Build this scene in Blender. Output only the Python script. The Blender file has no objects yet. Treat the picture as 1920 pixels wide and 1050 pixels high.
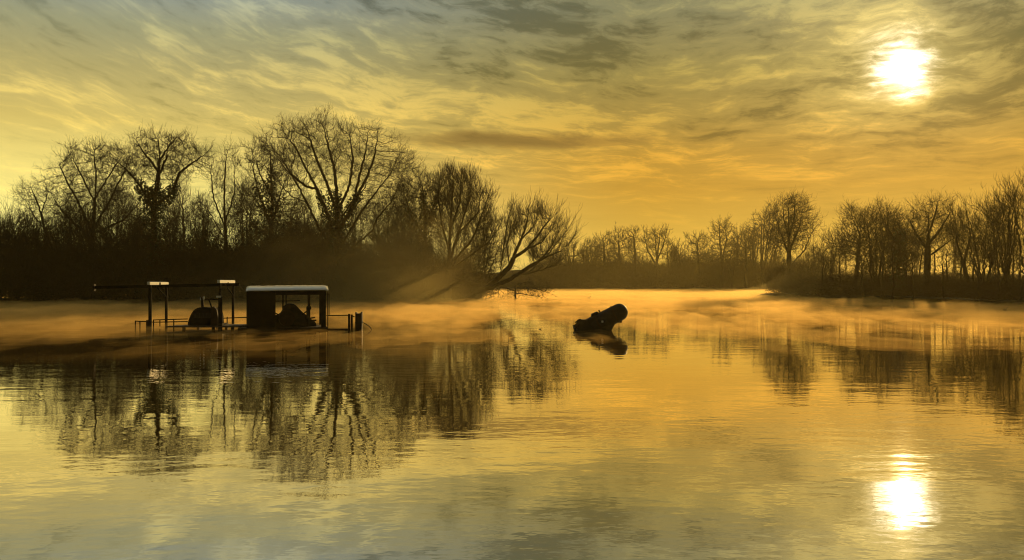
import bpy, math, random
import numpy as np
from mathutils import Vector
R = math.radians
S = bpy.context.scene
COL = S.collection
F = 1663.0; CX = 960.0; HY = 532.0; CH = 1.9      # focal in photo pixels, optical column, horizon row, eye height

def wx(px, d): return (px - CX) / F * d
def wz(py, d): return CH - (py - HY) / F * d
def shore_d(py): return CH * F / (py - HY)

# ------------------------------------------------------------------ properties
def tag(o, label=None, cat=None, group=None, kind=None):
    if label: o['label'] = label
    if cat: o['category'] = cat
    if group: o['group'] = group
    if kind: o['kind'] = kind
    return o
def empty(name, loc):
    o = bpy.data.objects.new(name, None); o.empty_display_size = .2; o.location = loc; COL.objects.link(o); return o
def link(name, me, mat, parent=None, loc=None):
    o = bpy.data.objects.new(name, me); COL.objects.link(o)
    if mat and not me.materials: me.materials.append(mat)
    if parent: o.parent = parent
    if loc is not None: o.location = loc
    return o
def mesh_np(name, V, Q, smooth=False):
    V = np.asarray(V, dtype=np.float32); Q = np.asarray(Q, dtype=np.int32)
    me = bpy.data.meshes.new(name); k = Q.shape[1]
    me.vertices.add(len(V)); me.vertices.foreach_set('co', V.ravel())
    me.loops.add(Q.size); me.loops.foreach_set('vertex_index', Q.ravel())
    me.polygons.add(len(Q)); me.polygons.foreach_set('loop_start', np.arange(0, Q.size, k, dtype=np.int32))
    me.polygons.foreach_set('use_smooth', np.full(len(Q), smooth, dtype=bool))
    me.update(calc_edges=True); me.validate(); return me

# ------------------------------------------------------------------ materials
def newmat(name):
    m = bpy.data.materials.new(name); m.use_nodes = True
    nt = m.node_tree; nt.nodes.clear()
    return m, nt, nt.nodes.new('ShaderNodeOutputMaterial')
def N(nt, t, **kw):
    n = nt.nodes.new('ShaderNode' + t)
    for k, v in kw.items():
        if k.startswith('i_'): n.inputs[k[2:].replace('_', ' ')].default_value = v
        elif k.startswith('n'): n.inputs[int(k[1:])].default_value = v
        else: setattr(n, k, v)
    return n
def surf(name, c1, c2, scale=3, rough=.8, metal=0., bump=.02, spec=.5, detail=5):
    m, nt, out = newmat(name); L = nt.links.new
    tc = N(nt, 'TexCoord'); no = N(nt, 'TexNoise', i_Scale=scale, i_Detail=detail, i_Roughness=.6)
    L(tc.outputs['Object'], no.inputs['Vector'])
    rp = N(nt, 'ValToRGB'); L(no.outputs['Fac'], rp.inputs['Fac'])
    rp.color_ramp.elements[0].position = .35; rp.color_ramp.elements[1].position = .68
    rp.color_ramp.elements[0].color = (*c1, 1); rp.color_ramp.elements[1].color = (*c2, 1)
    b = N(nt, 'BsdfPrincipled', i_Roughness=rough, i_Metallic=metal); b.inputs['Specular IOR Level'].default_value = spec
    L(rp.outputs['Color'], b.inputs['Base Color'])
    if bump:
        bp = N(nt, 'Bump', i_Distance=bump, i_Strength=.6); L(no.outputs['Fac'], bp.inputs['Height']); L(bp.outputs['Normal'], b.inputs['Normal'])
    L(b.outputs['BSDF'], out.inputs['Surface']); return m
M = dict(
    bark=surf('bark', (.03, .022, .015), (.06, .045, .03), 2.5, .9, bump=0, spec=.2),
    twig=surf('twig', (.035, .024, .014), (.06, .04, .022), 1.0, .85, bump=0, spec=.2),
    ivy=surf('ivy_leaf', (.022, .03, .011), (.045, .055, .02), 1.5, .6, bump=0, spec=.3),
    dead=surf('dead_leaf', (.03, .022, .011), (.055, .042, .02), .7, .85, bump=0, spec=.2),
    earth=surf('bank_earth', (.035, .03, .018), (.07, .06, .035), .6, .95, bump=.05, spec=.2),
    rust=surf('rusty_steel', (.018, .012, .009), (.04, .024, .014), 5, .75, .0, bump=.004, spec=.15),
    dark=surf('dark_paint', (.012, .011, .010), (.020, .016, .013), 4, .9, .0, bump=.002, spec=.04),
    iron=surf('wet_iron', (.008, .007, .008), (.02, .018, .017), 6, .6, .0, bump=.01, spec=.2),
    white=surf('white_paint', (.78, .76, .70), (.86, .85, .80), 6, .35, bump=.003),
    roof=surf('weathered_white_sheet', (.80, .78, .70), (.90, .88, .80), 3, .2, bump=.004, spec=1.),
    wood=surf('old_wood', (.04, .03, .02), (.08, .06, .04), 4, .8, bump=.004),
    feather=surf('dark_feather', (.02, .016, .012), (.05, .04, .03), 20, .7, bump=0),
)

# ------------------------------------------------------------------ bare trees: limbs from the photo, then space colonisation
def unit(a): return a / np.maximum(np.linalg.norm(a, axis=-1, keepdims=True), 1e-9)
class Tree:
    def __init__(s, seed, step):
        s.rng = np.random.default_rng(seed); s.step = step; s.P = []; s.par = []
    def limb(s, pts, wob=.12):
        pts = [np.array(p, float) for p in pts]
        if not s.P: s.P.append(pts[0]); s.par.append(-1); cur = 0
        else:
            A = np.array(s.P); cur = int(np.argmin(((A - pts[0]) ** 2).sum(1)))
        pts[0] = s.P[cur]
        for a, b in zip(pts[:-1], pts[1:]):
            n = max(1, int(round(np.linalg.norm(b - a) / s.step)))
            for k in range(1, n + 1):
                p = a + (b - a) * k / n
                if k < n: p = p + s.rng.normal(0, wob * s.step, 3)
                s.P.append(p); s.par.append(cur); cur = len(s.P) - 1
    def colonise(s, A, infl, kill, up=.15, jit=.15, maxit=90, skip=0):
        st = s.step; P = np.array(s.P)
        cap = 20000; pos = np.zeros((cap, 3)); n = len(P); pos[:n] = P; par = list(s.par)
        d2 = ((A[:, None] - pos[None, skip:n]) ** 2).sum(2); near = d2.argmin(1) + skip; best = d2.min(1)
        for it in range(maxit):
            act = best < infl * infl
            if not act.any() or n > cap - 900: break
            u, inv = np.unique(near[act], return_inverse=True)
            v = unit(A[act] - pos[near[act]])
            D = np.zeros((len(u), 3)); np.add.at(D, inv, v)
            D = unit(unit(D) + np.array([0, 0, up]) + s.rng.normal(0, jit, D.shape))
            new = pos[u] + D * st; k = len(u)
            pos[n:n + k] = new; par += u.tolist()
            dd = ((A[:, None] - new[None]) ** 2).sum(2); j = dd.argmin(1); m = dd.min(1)
            w = m < best; near[w] = j[w] + n; best[w] = m[w]; n += k
            keep = best > kill * kill; A = A[keep]; near = near[keep]; best = best[keep]
            if not len(A): break
        s.P = pos[:n]; s.par = np.array(par)
    def finish(s, r0, rbase, twigs=1.5, tl=.9, up=.35, spread=.6, tr=.5, levels=2, tipmax=8):
        rng = s.rng; P = np.array(s.P); par = np.array(s.par); n = len(P)
        kids = np.zeros(n, int); np.add.at(kids, par[1:], 1)
        tips = (kids == 0).astype(float)
        for i in range(n - 1, 0, -1): tips[par[i]] += tips[i]
        e = math.log(max(tips[0], 2)) / math.log(rbase / r0); e = max(e, 1.2)
        rad = r0 * tips ** (1 / e)
        D = unit(P - P[np.maximum(par, 0)]); D[0] = (0, 0, 1)
        src = np.arange(n)[(tips <= tipmax) & (P[:, 2] > P[:, 2].max() * .12)]
        base = n; pl, pa, rl = [P], [par], [rad]; Dp = D[src]; Sp = P[src]; Si = src
        for lev in range(levels):
            cnt = rng.poisson(twigs if lev == 0 else 1.9, len(Si)); idx = np.repeat(np.arange(len(Si)), cnt)
            if not len(idx): break
            d = unit(Dp[idx] * .9 + rng.normal(0, spread, (len(idx), 3)) + np.array([0, 0, up]))
            L = tl * (.45 + .9 * rng.random((len(idx), 1))) * (1 if lev == 0 else .6)
            m1 = Sp[idx] + d * L * .5 + rng.normal(0, .04 * tl, d.shape)
            d2 = unit(d + np.array([0, 0, up * .5]) + rng.normal(0, .18, d.shape)); m2 = m1 + d2 * L * .5
            k = len(idx); rr = r0 * tr * (.8 if lev else 1.)
            pl += [m1, m2]; pa += [Si[idx], base + np.arange(k)]; rl += [np.full(k, rr), np.full(k, rr * .55)]
            Sp = np.concatenate([m1, m2]); Dp = np.concatenate([d, d2]); Si = np.concatenate([base + np.arange(k), base + k + np.arange(k)])
            base += 2 * k
        s.P = np.concatenate(pl); s.par = np.concatenate(pa).astype(int); s.rad = np.concatenate(rl)
        h = s.P[:, 2] - s.P[0, 2]; s.rad = s.rad * (1 + .5 * np.exp(-np.maximum(h, 0) / (rbase * 3)) * (s.rad > rbase * .5))
    def meshes(s, thr, name):
        P, par, rad = s.P, s.par, s.rad; n = len(P)
        D = unit(P - P[np.maximum(par, 0)]); D[0] = (0, 0, 1)
        main = np.full(n, -1); order = np.argsort(rad[1:]) + 1; main[par[order]] = order     # thickest child continues its parent's ring
        ismain = np.zeros(n, bool); ismain[main[main >= 0]] = True
        ref = np.array([.31, .87, .13]); U = unit(np.cross(D, ref)); W = np.cross(D, U)
        out = []
        for sel, k in ((rad >= thr, 7), (rad < thr, 3)):
            e = np.arange(n)[sel & (par >= 0)]
            if not len(e): out.append(None); continue
            a = np.arange(k) * 2 * math.pi / k; ca, sa = np.cos(a)[None, :, None], np.sin(a)[None, :, None]
            ringn = P[e][:, None] + (U[e][:, None] * ca + W[e][:, None] * sa) * rad[e][:, None, None]
            pos = np.full(n, -1); pos[e] = np.arange(len(e))
            cont = ismain[e] & (pos[par[e]] >= 0)
            st = e[~cont]; rs = np.where(ismain[st] & (par[st] == 0), rad[par[st]], np.minimum(rad[st] * 1.15, rad[par[st]]))
            ring0 = P[par[st]][:, None] + (U[st][:, None] * ca + W[st][:, None] * sa) * rs[:, None, None]
            V = np.concatenate([ringn.reshape(-1, 3), ring0.reshape(-1, 3)])
            start = np.zeros(len(e), int); start[cont] = pos[par[e[cont]]]; start[~cont] = len(e) + np.arange(len(st))
            i = np.arange(k); j = (i + 1) % k
            Q = np.stack([start[:, None] * k + i, start[:, None] * k + j, np.arange(len(e))[:, None] * k + j, np.arange(len(e))[:, None] * k + i], 2).reshape(-1, 4)
            out.append(mesh_np(name + ('_trunk' if k > 3 else '_crown'), V, Q, k > 3))
        return out

def leaf_mesh(name, rng, C, size):
    n = len(C); a = unit(rng.normal(0, 1, (n, 3))); b = unit(np.cross(a, rng.normal(0, 1, (n, 3))))
    s = size * (.6 + .8 * rng.random((n, 1)))
    V = np.stack([C - a * s, C + b * s * .55, C + a * s, C - b * s * .55], 1).reshape(-1, 3)
    return mesh_np(name, V, np.arange(4 * n).reshape(-1, 4))
def clumps(rng, blobs, n):
    k = max(6, n // 34); c = sample_blobs(rng, blobs, k, .35); B = np.array(blobs); m = B[:, 3:].mean()
    c = c + rng.normal(0, .10 * m, c.shape); w = rng.random(k) + .15; i = rng.choice(k, int(n * .6), p=w / w.sum())
    return np.concatenate([c[i] + rng.normal(0, .2 * m, (len(i), 3)), sample_blobs(rng, blobs, n - len(i), .1)])
def sample_blobs(rng, blobs, n, shell=.0):
    w = np.array([b[3] * b[4] * b[5] for b in blobs]) ** .8; w = w / w.sum(); c = rng.choice(len(blobs), n, p=w)
    v = unit(rng.normal(0, 1, (n, 3))); r = rng.random((n, 1)) ** (1 / 3.); r = shell + (1 - shell) * r
    B = np.array(blobs)[c]; return B[:, :3] + v * r * B[:, 3:]

SEED = [100]
def build_tree(name, px, d, blobs, label, group, limbs=None, style='tree', n=700, rb=.3, ivy=None, ivyw=.9, r0=.018, z0=.25, up=.15, twigs=1.5, tl=1.0, stems=6,
               cat='tree', spread=.6, tup=.35, depth=.7, thr=None, step=None, basepx=None, ivyn=1400, tipmax=8):
    SEED[0] += 1; rng = np.random.default_rng(SEED[0])
    bx = wx(px, d); sc = d / F
    def loc(x, y, dy=0.): return np.array([wx(x, d) - bx, dy, wz(y, d) - z0])
    BL = [(*loc(x, y, rng.normal(0, .15) * rx * sc), rx * sc, max(rx, 20) * sc * depth, ry * sc) for x, y, rx, ry in blobs]
    top = max(b[2] + b[5] for b in BL); bot = min(b[2] - b[5] for b in BL)
    st = step or max(.24, top / 58.); T = Tree(SEED[0], st)
    if limbs:
        for i, L in enumerate(limbs):
            L = [p if len(p) == 2 else p for p in L]; dy = 0 if i == 0 else rng.normal(0, .22) * top * .45
            if i == 0: pts = [loc(x, y) for x, y in L]; pts[0][2] = -.35
            else: pts = [loc(x, y, dy * k / (len(L) - 1)) for k, (x, y) in enumerate(L)]
            T.limb(pts, .10)
    elif style == 'tree':
        b = max(BL, key=lambda b: b[3] * b[5]); lean = rng.normal(0, .03, 2) * top
        T.limb([(0, 0, -.35), (lean[0] * .4, lean[1], max(bot * .6, top * .25)), (b[0] * .8, b[1] * .5, b[2] + .35 * b[5])], .15)
    else:
        T.limb([(0, 0, -.35), (0, 0, .3)], .1)
        for k in range(stems):
            b = BL[rng.integers(len(BL))]; a = rng.random() * 6.283; q = .35 + .55 * rng.random()
            e = np.array([b[0] + math.cos(a) * b[3] * q, b[1] + math.sin(a) * b[4] * q, b[2] + b[5] * (.75 - .5 * q) * (1 if style == 'fan' else .6)])
            mid = np.array([e[0] * .45, e[1] * .45, e[2] * .5])
            T.limb([T.P[-1] if k == 0 else T.P[1], mid, e], .22)
    A = clumps(rng, BL, int(n * 2.3)); A = A[A[:, 2] > bot]
    T.colonise(A, infl=st * 20, kill=st * 1.75, up=up, jit=.18)
    T.finish(r0 * 1.1, rb, twigs, tl, tup, spread, tipmax=tipmax)
    tm, cm = T.meshes(thr or max(r0 * 2.6, rb * .16), name)
    o = empty(name, (bx, d, z0)); tag(o, label, cat, group)
    if tm: link('trunk', tm, M['bark'], o)
    if cm: link('crown', cm, M['twig'], o)
    if ivy:
        zt = wz(ivy, d) - z0; m = (T.rad > rb * .3) & (T.P[:, 2] < zt * 1.05); C = T.P[m]
        idx = rng.integers(0, len(C), ivyn); c = C[idx]; w = ivyw * (.35 + .65 * (1 - np.clip(c[:, 2:3] / zt, 0, 1)) ** .7) * (.5 + .5 * rng.random((ivyn, 1)) ** .5)
        link('ivy', leaf_mesh(name + '_ivy', rng, c + unit(rng.normal(0, 1, c.shape)) * w, .14), M['ivy'], o)
    return o

GL, GF, GR = 'bare trees on the left island', 'bare trees on the far shore', 'bare trees on the right bank'
# ---- left island
build_tree('ash_tree', 104, 94, [(72, 395, 40, 52), (60, 365, 28, 24), (95, 400, 22, 40)], 'thin crooked bare tree leaning left above the shrub at the far left of the island', GL,
           limbs=[[(112, 560), (106, 478), (84, 430), (74, 390), (58, 352)], [(84, 430), (60, 405), (38, 372)], [(78, 400), (92, 365)]], n=260, rb=.17, twigs=1.1, r0=.015)
build_tree('oak_tree', 168, 97, [(178, 320, 68, 55), (175, 380, 75, 60), (225, 390, 40, 55), (130, 370, 40, 40)], 'broad round-topped bare tree left of the tall ivy-clad tree on the island', GL,
           limbs=[[(168, 566), (172, 470), (177, 400), (180, 330), (176, 285)], [(175, 440), (150, 380), (130, 340), (120, 310)], [(175, 430), (205, 370), (225, 320), (232, 290)], [(172, 450), (130, 410), (108, 385)], [(175, 440), (225, 410), (252, 370)], [(178, 380), (160, 320), (150, 280)], [(178, 370), (200, 310), (208, 275)]],
           n=1400, rb=.27, twigs=1.6)
build_tree('oak_tree', 287, 93, [(300, 285, 60, 36), (345, 300, 50, 32), (245, 305, 40, 30), (300, 320, 75, 30), (380, 295, 22, 18)], 'tall flat-topped bare tree with ivy-clad trunk and two wide side limbs', GL,
           limbs=[[(287, 566), (288, 460), (288, 390), (296, 330), (299, 285), (296, 260)], [(288, 390), (268, 350), (245, 318), (222, 298), (205, 280)], [(292, 385), (325, 362), (340, 325), (370, 305), (392, 292)], [(297, 320), (275, 290), (262, 265)], [(297, 330), (325, 300), (340, 272)], [(299, 300), (312, 270), (322, 252)]],
           n=1050, rb=.31, ivy=360, ivyw=2.1, twigs=1.7, ivyn=5200, tl=.9)
build_tree('birch_tree', 424, 98, [(418, 330, 34, 52), (412, 390, 36, 50), (432, 370, 26, 60)], 'slender upright bare tree between the flat-topped tree and the ivy column tree', GL,
           limbs=[[(426, 566), (424, 470), (421, 400), (420, 340), (424, 290)], [(422, 430), (400, 370), (395, 320)], [(422, 420), (440, 360), (440, 310)], [(424, 450), (405, 420), (385, 385)]], n=520, rb=.2, up=.3, tup=.6, r0=.014)
build_tree('birch_tree', 342, 118, [(342, 400, 26, 50), (345, 370, 18, 25)], 'small slim bare tree seen through the gap right of the ivy-clad trunk', GL, n=260, rb=.16, up=.35, tup=.6, r0=.016)
build_tree('elm_tree', 508, 100, [(500, 320, 45, 48), (490, 380, 50, 60), (535, 380, 40, 55), (465, 400, 26, 50)], 'bare tree with ivy column trunk just left of the great spreading tree', GL,
           limbs=[[(506, 566), (508, 450), (510, 380), (508, 320), (506, 285)], [(508, 430), (485, 370), (470, 320), (465, 290)], [(508, 420), (530, 370), (550, 330)], [(508, 450), (470, 420), (452, 390)], [(509, 370), (490, 330), (482, 300)]],
           n=900, rb=.28, ivy=325, ivyw=1.3, ivyn=3000, up=.25, tup=.5)
build_tree('plane_tree', 632, 95, [(530, 275, 56, 44), (600, 268, 62, 44), (665, 275, 52, 46), (715, 285, 42, 52), (752, 325, 30, 42), (500, 300, 28, 36), (620, 320, 70, 40), (700, 350, 60, 50), (550, 320, 42, 32), (730, 390, 36, 36)],
           'great spreading bare tree with a fan of thick limbs, tallest on the island', GL,
           limbs=[[(632, 568), (632, 500), (633, 440), (632, 370), (626, 310), (612, 262)], [(630, 480), (594, 425), (567, 372), (545, 335), (522, 300), (492, 262)], [(631, 465), (612, 400), (588, 348), (570, 318), (545, 270), (520, 240)],
                  [(632, 440), (662, 385), (690, 330), (704, 290), (712, 242)], [(634, 470), (676, 405), (705, 370), (740, 330), (758, 296)], [(640, 500), (662, 464), (701, 435), (712, 411), (740, 383), (762, 335)],
                  [(633, 400), (655, 345), (660, 295), (652, 250)], [(632, 400), (612, 345), (592, 300), (575, 250)], [(634, 420), (655, 390), (690, 355), (700, 320)], [(567, 372), (540, 365), (505, 330)], [(662, 385), (672, 330), (684, 280), (686, 245)], [(590, 350), (575, 350), (540, 320)]],
           n=2500, rb=.52, ivy=370, ivyw=1.5, ivyn=3400, twigs=1.7, tl=.95, r0=.017)
build_tree('elm_tree', 796, 98, [(790, 365, 42, 46), (770, 400, 36, 50), (815, 400, 30, 60)], 'dark ivy-stemmed bare tree between the great spreading and the brush-shaped tree', GL,
           limbs=[[(797, 566), (798, 470), (796, 400), (792, 350)], [(797, 450), (770, 400), (760, 360)], [(797, 430), (815, 380), (822, 345)], [(797, 470), (760, 440), (745, 415)]], n=800, rb=.26, ivy=370, ivyw=1.2, ivyn=2600, up=.2, tup=.5)
build_tree('poplar_tree', 838, 96, [(850, 365, 40, 45), (875, 385, 42, 55), (850, 430, 40, 55), (905, 400, 26, 42), (895, 450, 34, 40)], 'brush-shaped bare tree of dense upright twigs at the right of the tall island trees', GL,
           limbs=[[(840, 566), (842, 500), (844, 430), (848, 370), (850, 330)], [(842, 490), (865, 420), (880, 370), (885, 335)], [(842, 500), (885, 450), (905, 400), (918, 360)], [(842, 510), (880, 480), (915, 455), (935, 430)], [(842, 470), (828, 420), (822, 370), (825, 335)], [(846, 430), (862, 380), (864, 335)], [(865, 440), (895, 400), (902, 360)]],
           n=1600, rb=.3, up=.5, tup=.8, twigs=1.9, spread=.4)
build_tree('hawthorn_tree', 900, 108, [(915, 440, 34, 40), (895, 480, 40, 40), (935, 470, 24, 36)], 'low bare tree arching right behind the leaning willow', GL, style='bush', n=520, rb=.2, up=.05)
US = [(214, 104, [(212, 400, 26, 40)], 'broad round-topped tree and the ivy-clad trunk'), (258, 108, [(256, 415, 20, 40)], 'ivy-clad trunk and its wide left limb'), (322, 106, [(322, 420, 18, 44)], 'ivy-clad trunk and the small slim tree'),
      (376, 104, [(374, 420, 22, 40)], 'small slim tree and the slender tree'), (462, 106, [(460, 400, 24, 50)], 'slender tree and the ivy column tree'), (566, 106, [(562, 420, 30, 40)], 'ivy column tree and the great spreading tree'),
      (668, 108, [(668, 430, 26, 40)], 'trunk and low right limb of the spreading tree'), (722, 106, [(722, 430, 30, 42)], 'low right limb of the spreading tree and dark ivy stem'), (762, 104, [(760, 420, 22, 48)], 'right edge of the spreading tree and the brush-shaped tree'), (140, 104, [(140, 420, 30, 36)], 'crooked leaning tree and the broad round-topped tree')]
for px, d, bl, nm in US: build_tree('hazel_tree', px, d, bl, 'thin bushy tree between ' + nm, GL, style='bush' if px % 4 else 'fan', n=850, rb=.15, stems=9, up=.2, tup=.5, r0=.018)
wil = build_tree('willow_tree', 884, 103, [(992, 418, 18, 26), (1026, 425, 16, 28), (960, 440, 12, 34), (1056, 445, 18, 26), (1030, 478, 34, 14), (1005, 450, 26, 22)], 'leaning bare willow reaching right over the water from the island tip', GL,
           limbs=[[(880, 562), (929, 527), (956, 500), (967, 471), (977, 449), (987, 420), (991, 399)], [(905, 544), (956, 524), (993, 500), (1025, 481), (1044, 455), (1063, 433), (1068, 425)], [(963, 487), (983, 471), (1007, 444), (1020, 425), (1035, 407)], [(969, 449), (973, 425), (975, 407)],
                  [(1025, 481), (1052, 471), (1073, 449)], [(969, 521), (1001, 511), (1020, 505), (1044, 497)], [(935, 519), (945, 460), (953, 407), (959, 391)], [(1007, 491), (1028, 471), (1041, 449), (1047, 433)], [(985, 468), (1015, 455), (1036, 428)], [(956, 500), (950, 460), (962, 425)], [(977, 449), (1000, 425), (1008, 402)]],
           n=110, rb=.42, up=.05, tup=.35, spread=.27, twigs=2.3, tl=1.7, r0=.026, tipmax=22, ivy=None, depth=.8)
build_tree('driftwood_branch', 960, 104, [(985, 545, 46, 11), (930, 548, 26, 8), (1010, 548, 24, 10)], 'tangle of bare fallen branches dipping into the water under the leaning willow', None, cat='branch',
           limbs=[[(966, 556), (966, 530), (962, 520)], [(966, 545), (940, 538), (915, 548)], [(966, 540), (1000, 540), (1026, 548)], [(964, 535), (990, 528), (1012, 540)], [(966, 548), (985, 552), (1005, 556)], [(940, 540), (930, 550), (905, 556)]], n=420, rb=.12, z0=-.02, up=0, tup=.2, tl=.9, step=.3, spread=.5)
# ---- right bank
build_tree('lime_tree', 1480, 138, [(1482, 412, 44, 46), (1470, 440, 40, 40), (1500, 425, 26, 38)], 'round-topped bare tree standing alone at the left end of the right bank', GR,
           limbs=[[(1481, 562), (1480, 490), (1479, 430), (1478, 385)], [(1480, 480), (1462, 430), (1452, 395)], [(1480, 470), (1502, 425), (1510, 392)], [(1480, 500), (1510, 470), (1524, 440)], [(1480, 450), (1468, 410), (1464, 378)], [(1480, 445), (1492, 405), (1494, 375)]], n=560, rb=.38, r0=.026, up=.1, tl=1.2)
build_tree('alder_tree', 1428, 289, [(1420, 440, 22, 34), (1440, 430, 24, 40)], 'ragged bare tree close left of the lone round-topped tree', GR, style='fan', stems=4, n=420, rb=.45, r0=.045, up=.35, tup=.6)
RB = [  # px, d, blobs, label, extras
    (1556, 118, [(1556, 470, 27, 38), (1545, 490, 22, 36)], 'short bushy upright bare tree right of the lone round-topped tree', dict(style='fan', n=340, rb=.2, up=.35)),
    (1603, 108, [(1600, 440, 32, 42), (1615, 460, 30, 50)], 'forked bare tree at the start of the dense row on the right bank', dict(n=650, rb=.26)),
    (1643, 104, [(1645, 430, 36, 46), (1640, 470, 38, 50)], 'dense dark rounded bare tree, darkest crown of the right bank row', dict(style='fan', stems=8, n=700, rb=.28, twigs=1.8, up=.35)),
    (1686, 98, [(1686, 440, 22, 40), (1686, 480, 24, 40)], 'narrow bare tree with an ivy-choked top left of the clear-trunked tree', dict(n=520, rb=.24, ivy=415, ivyw=1.2, ivyn=2200)),
    (1738, 92, [(1740, 425, 38, 44), (1765, 420, 24, 40), (1718, 430, 26, 34), (1756, 390, 18, 18)], 'clear-trunked bare tree with curly twigs, middle of the right bank',
     dict(n=800, rb=.34, twigs=1.6, limbs=[[(1738, 566), (1739, 500), (1740, 455), (1742, 400)], [(1740, 470), (1722, 440), (1712, 415)], [(1740, 460), (1762, 430), (1778, 400)], [(1741, 440), (1752, 405), (1756, 378)], [(1740, 480), (1765, 462), (1784, 445)]])),
    (1790, 118, [(1788, 430, 13, 42), (1797, 450, 15, 50)], 'thin spire-like bare poplar standing back right of the clear-trunked tree', dict(n=320, rb=.2, up=.6, tup=.9)),
    (1812, 88, [(1812, 450, 24, 44), (1805, 480, 20, 44)], 'leaning bare tree on a slanting trunk left of the dense upright clump', dict(n=460, rb=.22, limbs=[[(1822, 570), (1808, 500), (1795, 455), (1790, 425)], [(1805, 495), (1815, 455), (1820, 415)]])),
    (1845, 84, [(1840, 425, 34, 50), (1860, 440, 30, 60), (1830, 470, 30, 50)], 'dense upright clump-forming bare tree left of the tall stems at the right edge', dict(style='fan', stems=9, n=560, rb=.26, twigs=1.6, up=.4, tup=.6)),
    (1886, 78, [(1885, 412, 28, 60), (1895, 394, 24, 46), (1880, 475, 28, 58)], 'tall bare tree of straight upright stems, tallest on the right bank', dict(style='fan', stems=8, n=520, rb=.28, up=.5, tup=.8)),
    (1926, 75, [(1925, 398, 34, 53), (1930, 465, 36, 58)], 'tall bare tree cut by the right edge of the view', dict(style='fan', stems=7, n=480, rb=.28, up=.5, tup=.8)),
    (1664, 124, [(1664, 455, 24, 46)], 'faint bare tree standing back behind the darkest rounded tree', dict(style='fan', n=240, rb=.2, up=.35)),
    (1716, 122, [(1714, 470, 24, 46)], 'faint bare tree standing back behind the ivy-topped tree', dict(style='fan', n=240, rb=.2, up=.35)),
    (1868, 112, [(1868, 445, 24, 56)], 'faint bare tree standing back in the gap before the tallest stems', dict(style='fan', n=240, rb=.2, up=.35)),
]
for px, d, bl, lab, ex in RB: build_tree('alder_tree', px, d, bl, lab, GR, r0=.018 * d / 95, z0=.4, **ex)
# slim saplings between the right-bank trees
SAP = [(1528, 126), (1542, 112), (1572, 108), (1585, 118), (1618, 100), (1630, 112), (1655, 98), (1672, 92), (1700, 96), (1712, 88), (1727, 104), (1752, 98), (1768, 84), (1776, 96), (1800, 94), (1826, 90), (1835, 78), (1858, 88), (1872, 74), (1900, 84), (1912, 72)]
for i, (px, d) in enumerate(SAP):
    tp = 440 + (i * 37 % 50); w = 9 + i % 4 * 3
    where = ['waterside', 'back row'][i % 2]
    build_tree('sapling', px, d, [(px + (i * 7 % 9) - 4, (tp + 520) / 2 - 6, w, (520 - tp) / 2 + 8)], 'slim bare sapling with one straight stem', 'slim saplings between the trees of the right bank', n=90, rb=.09, r0=.016, up=.5, tup=.7, tl=.9, twigs=1.1, z0=.4)
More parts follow.
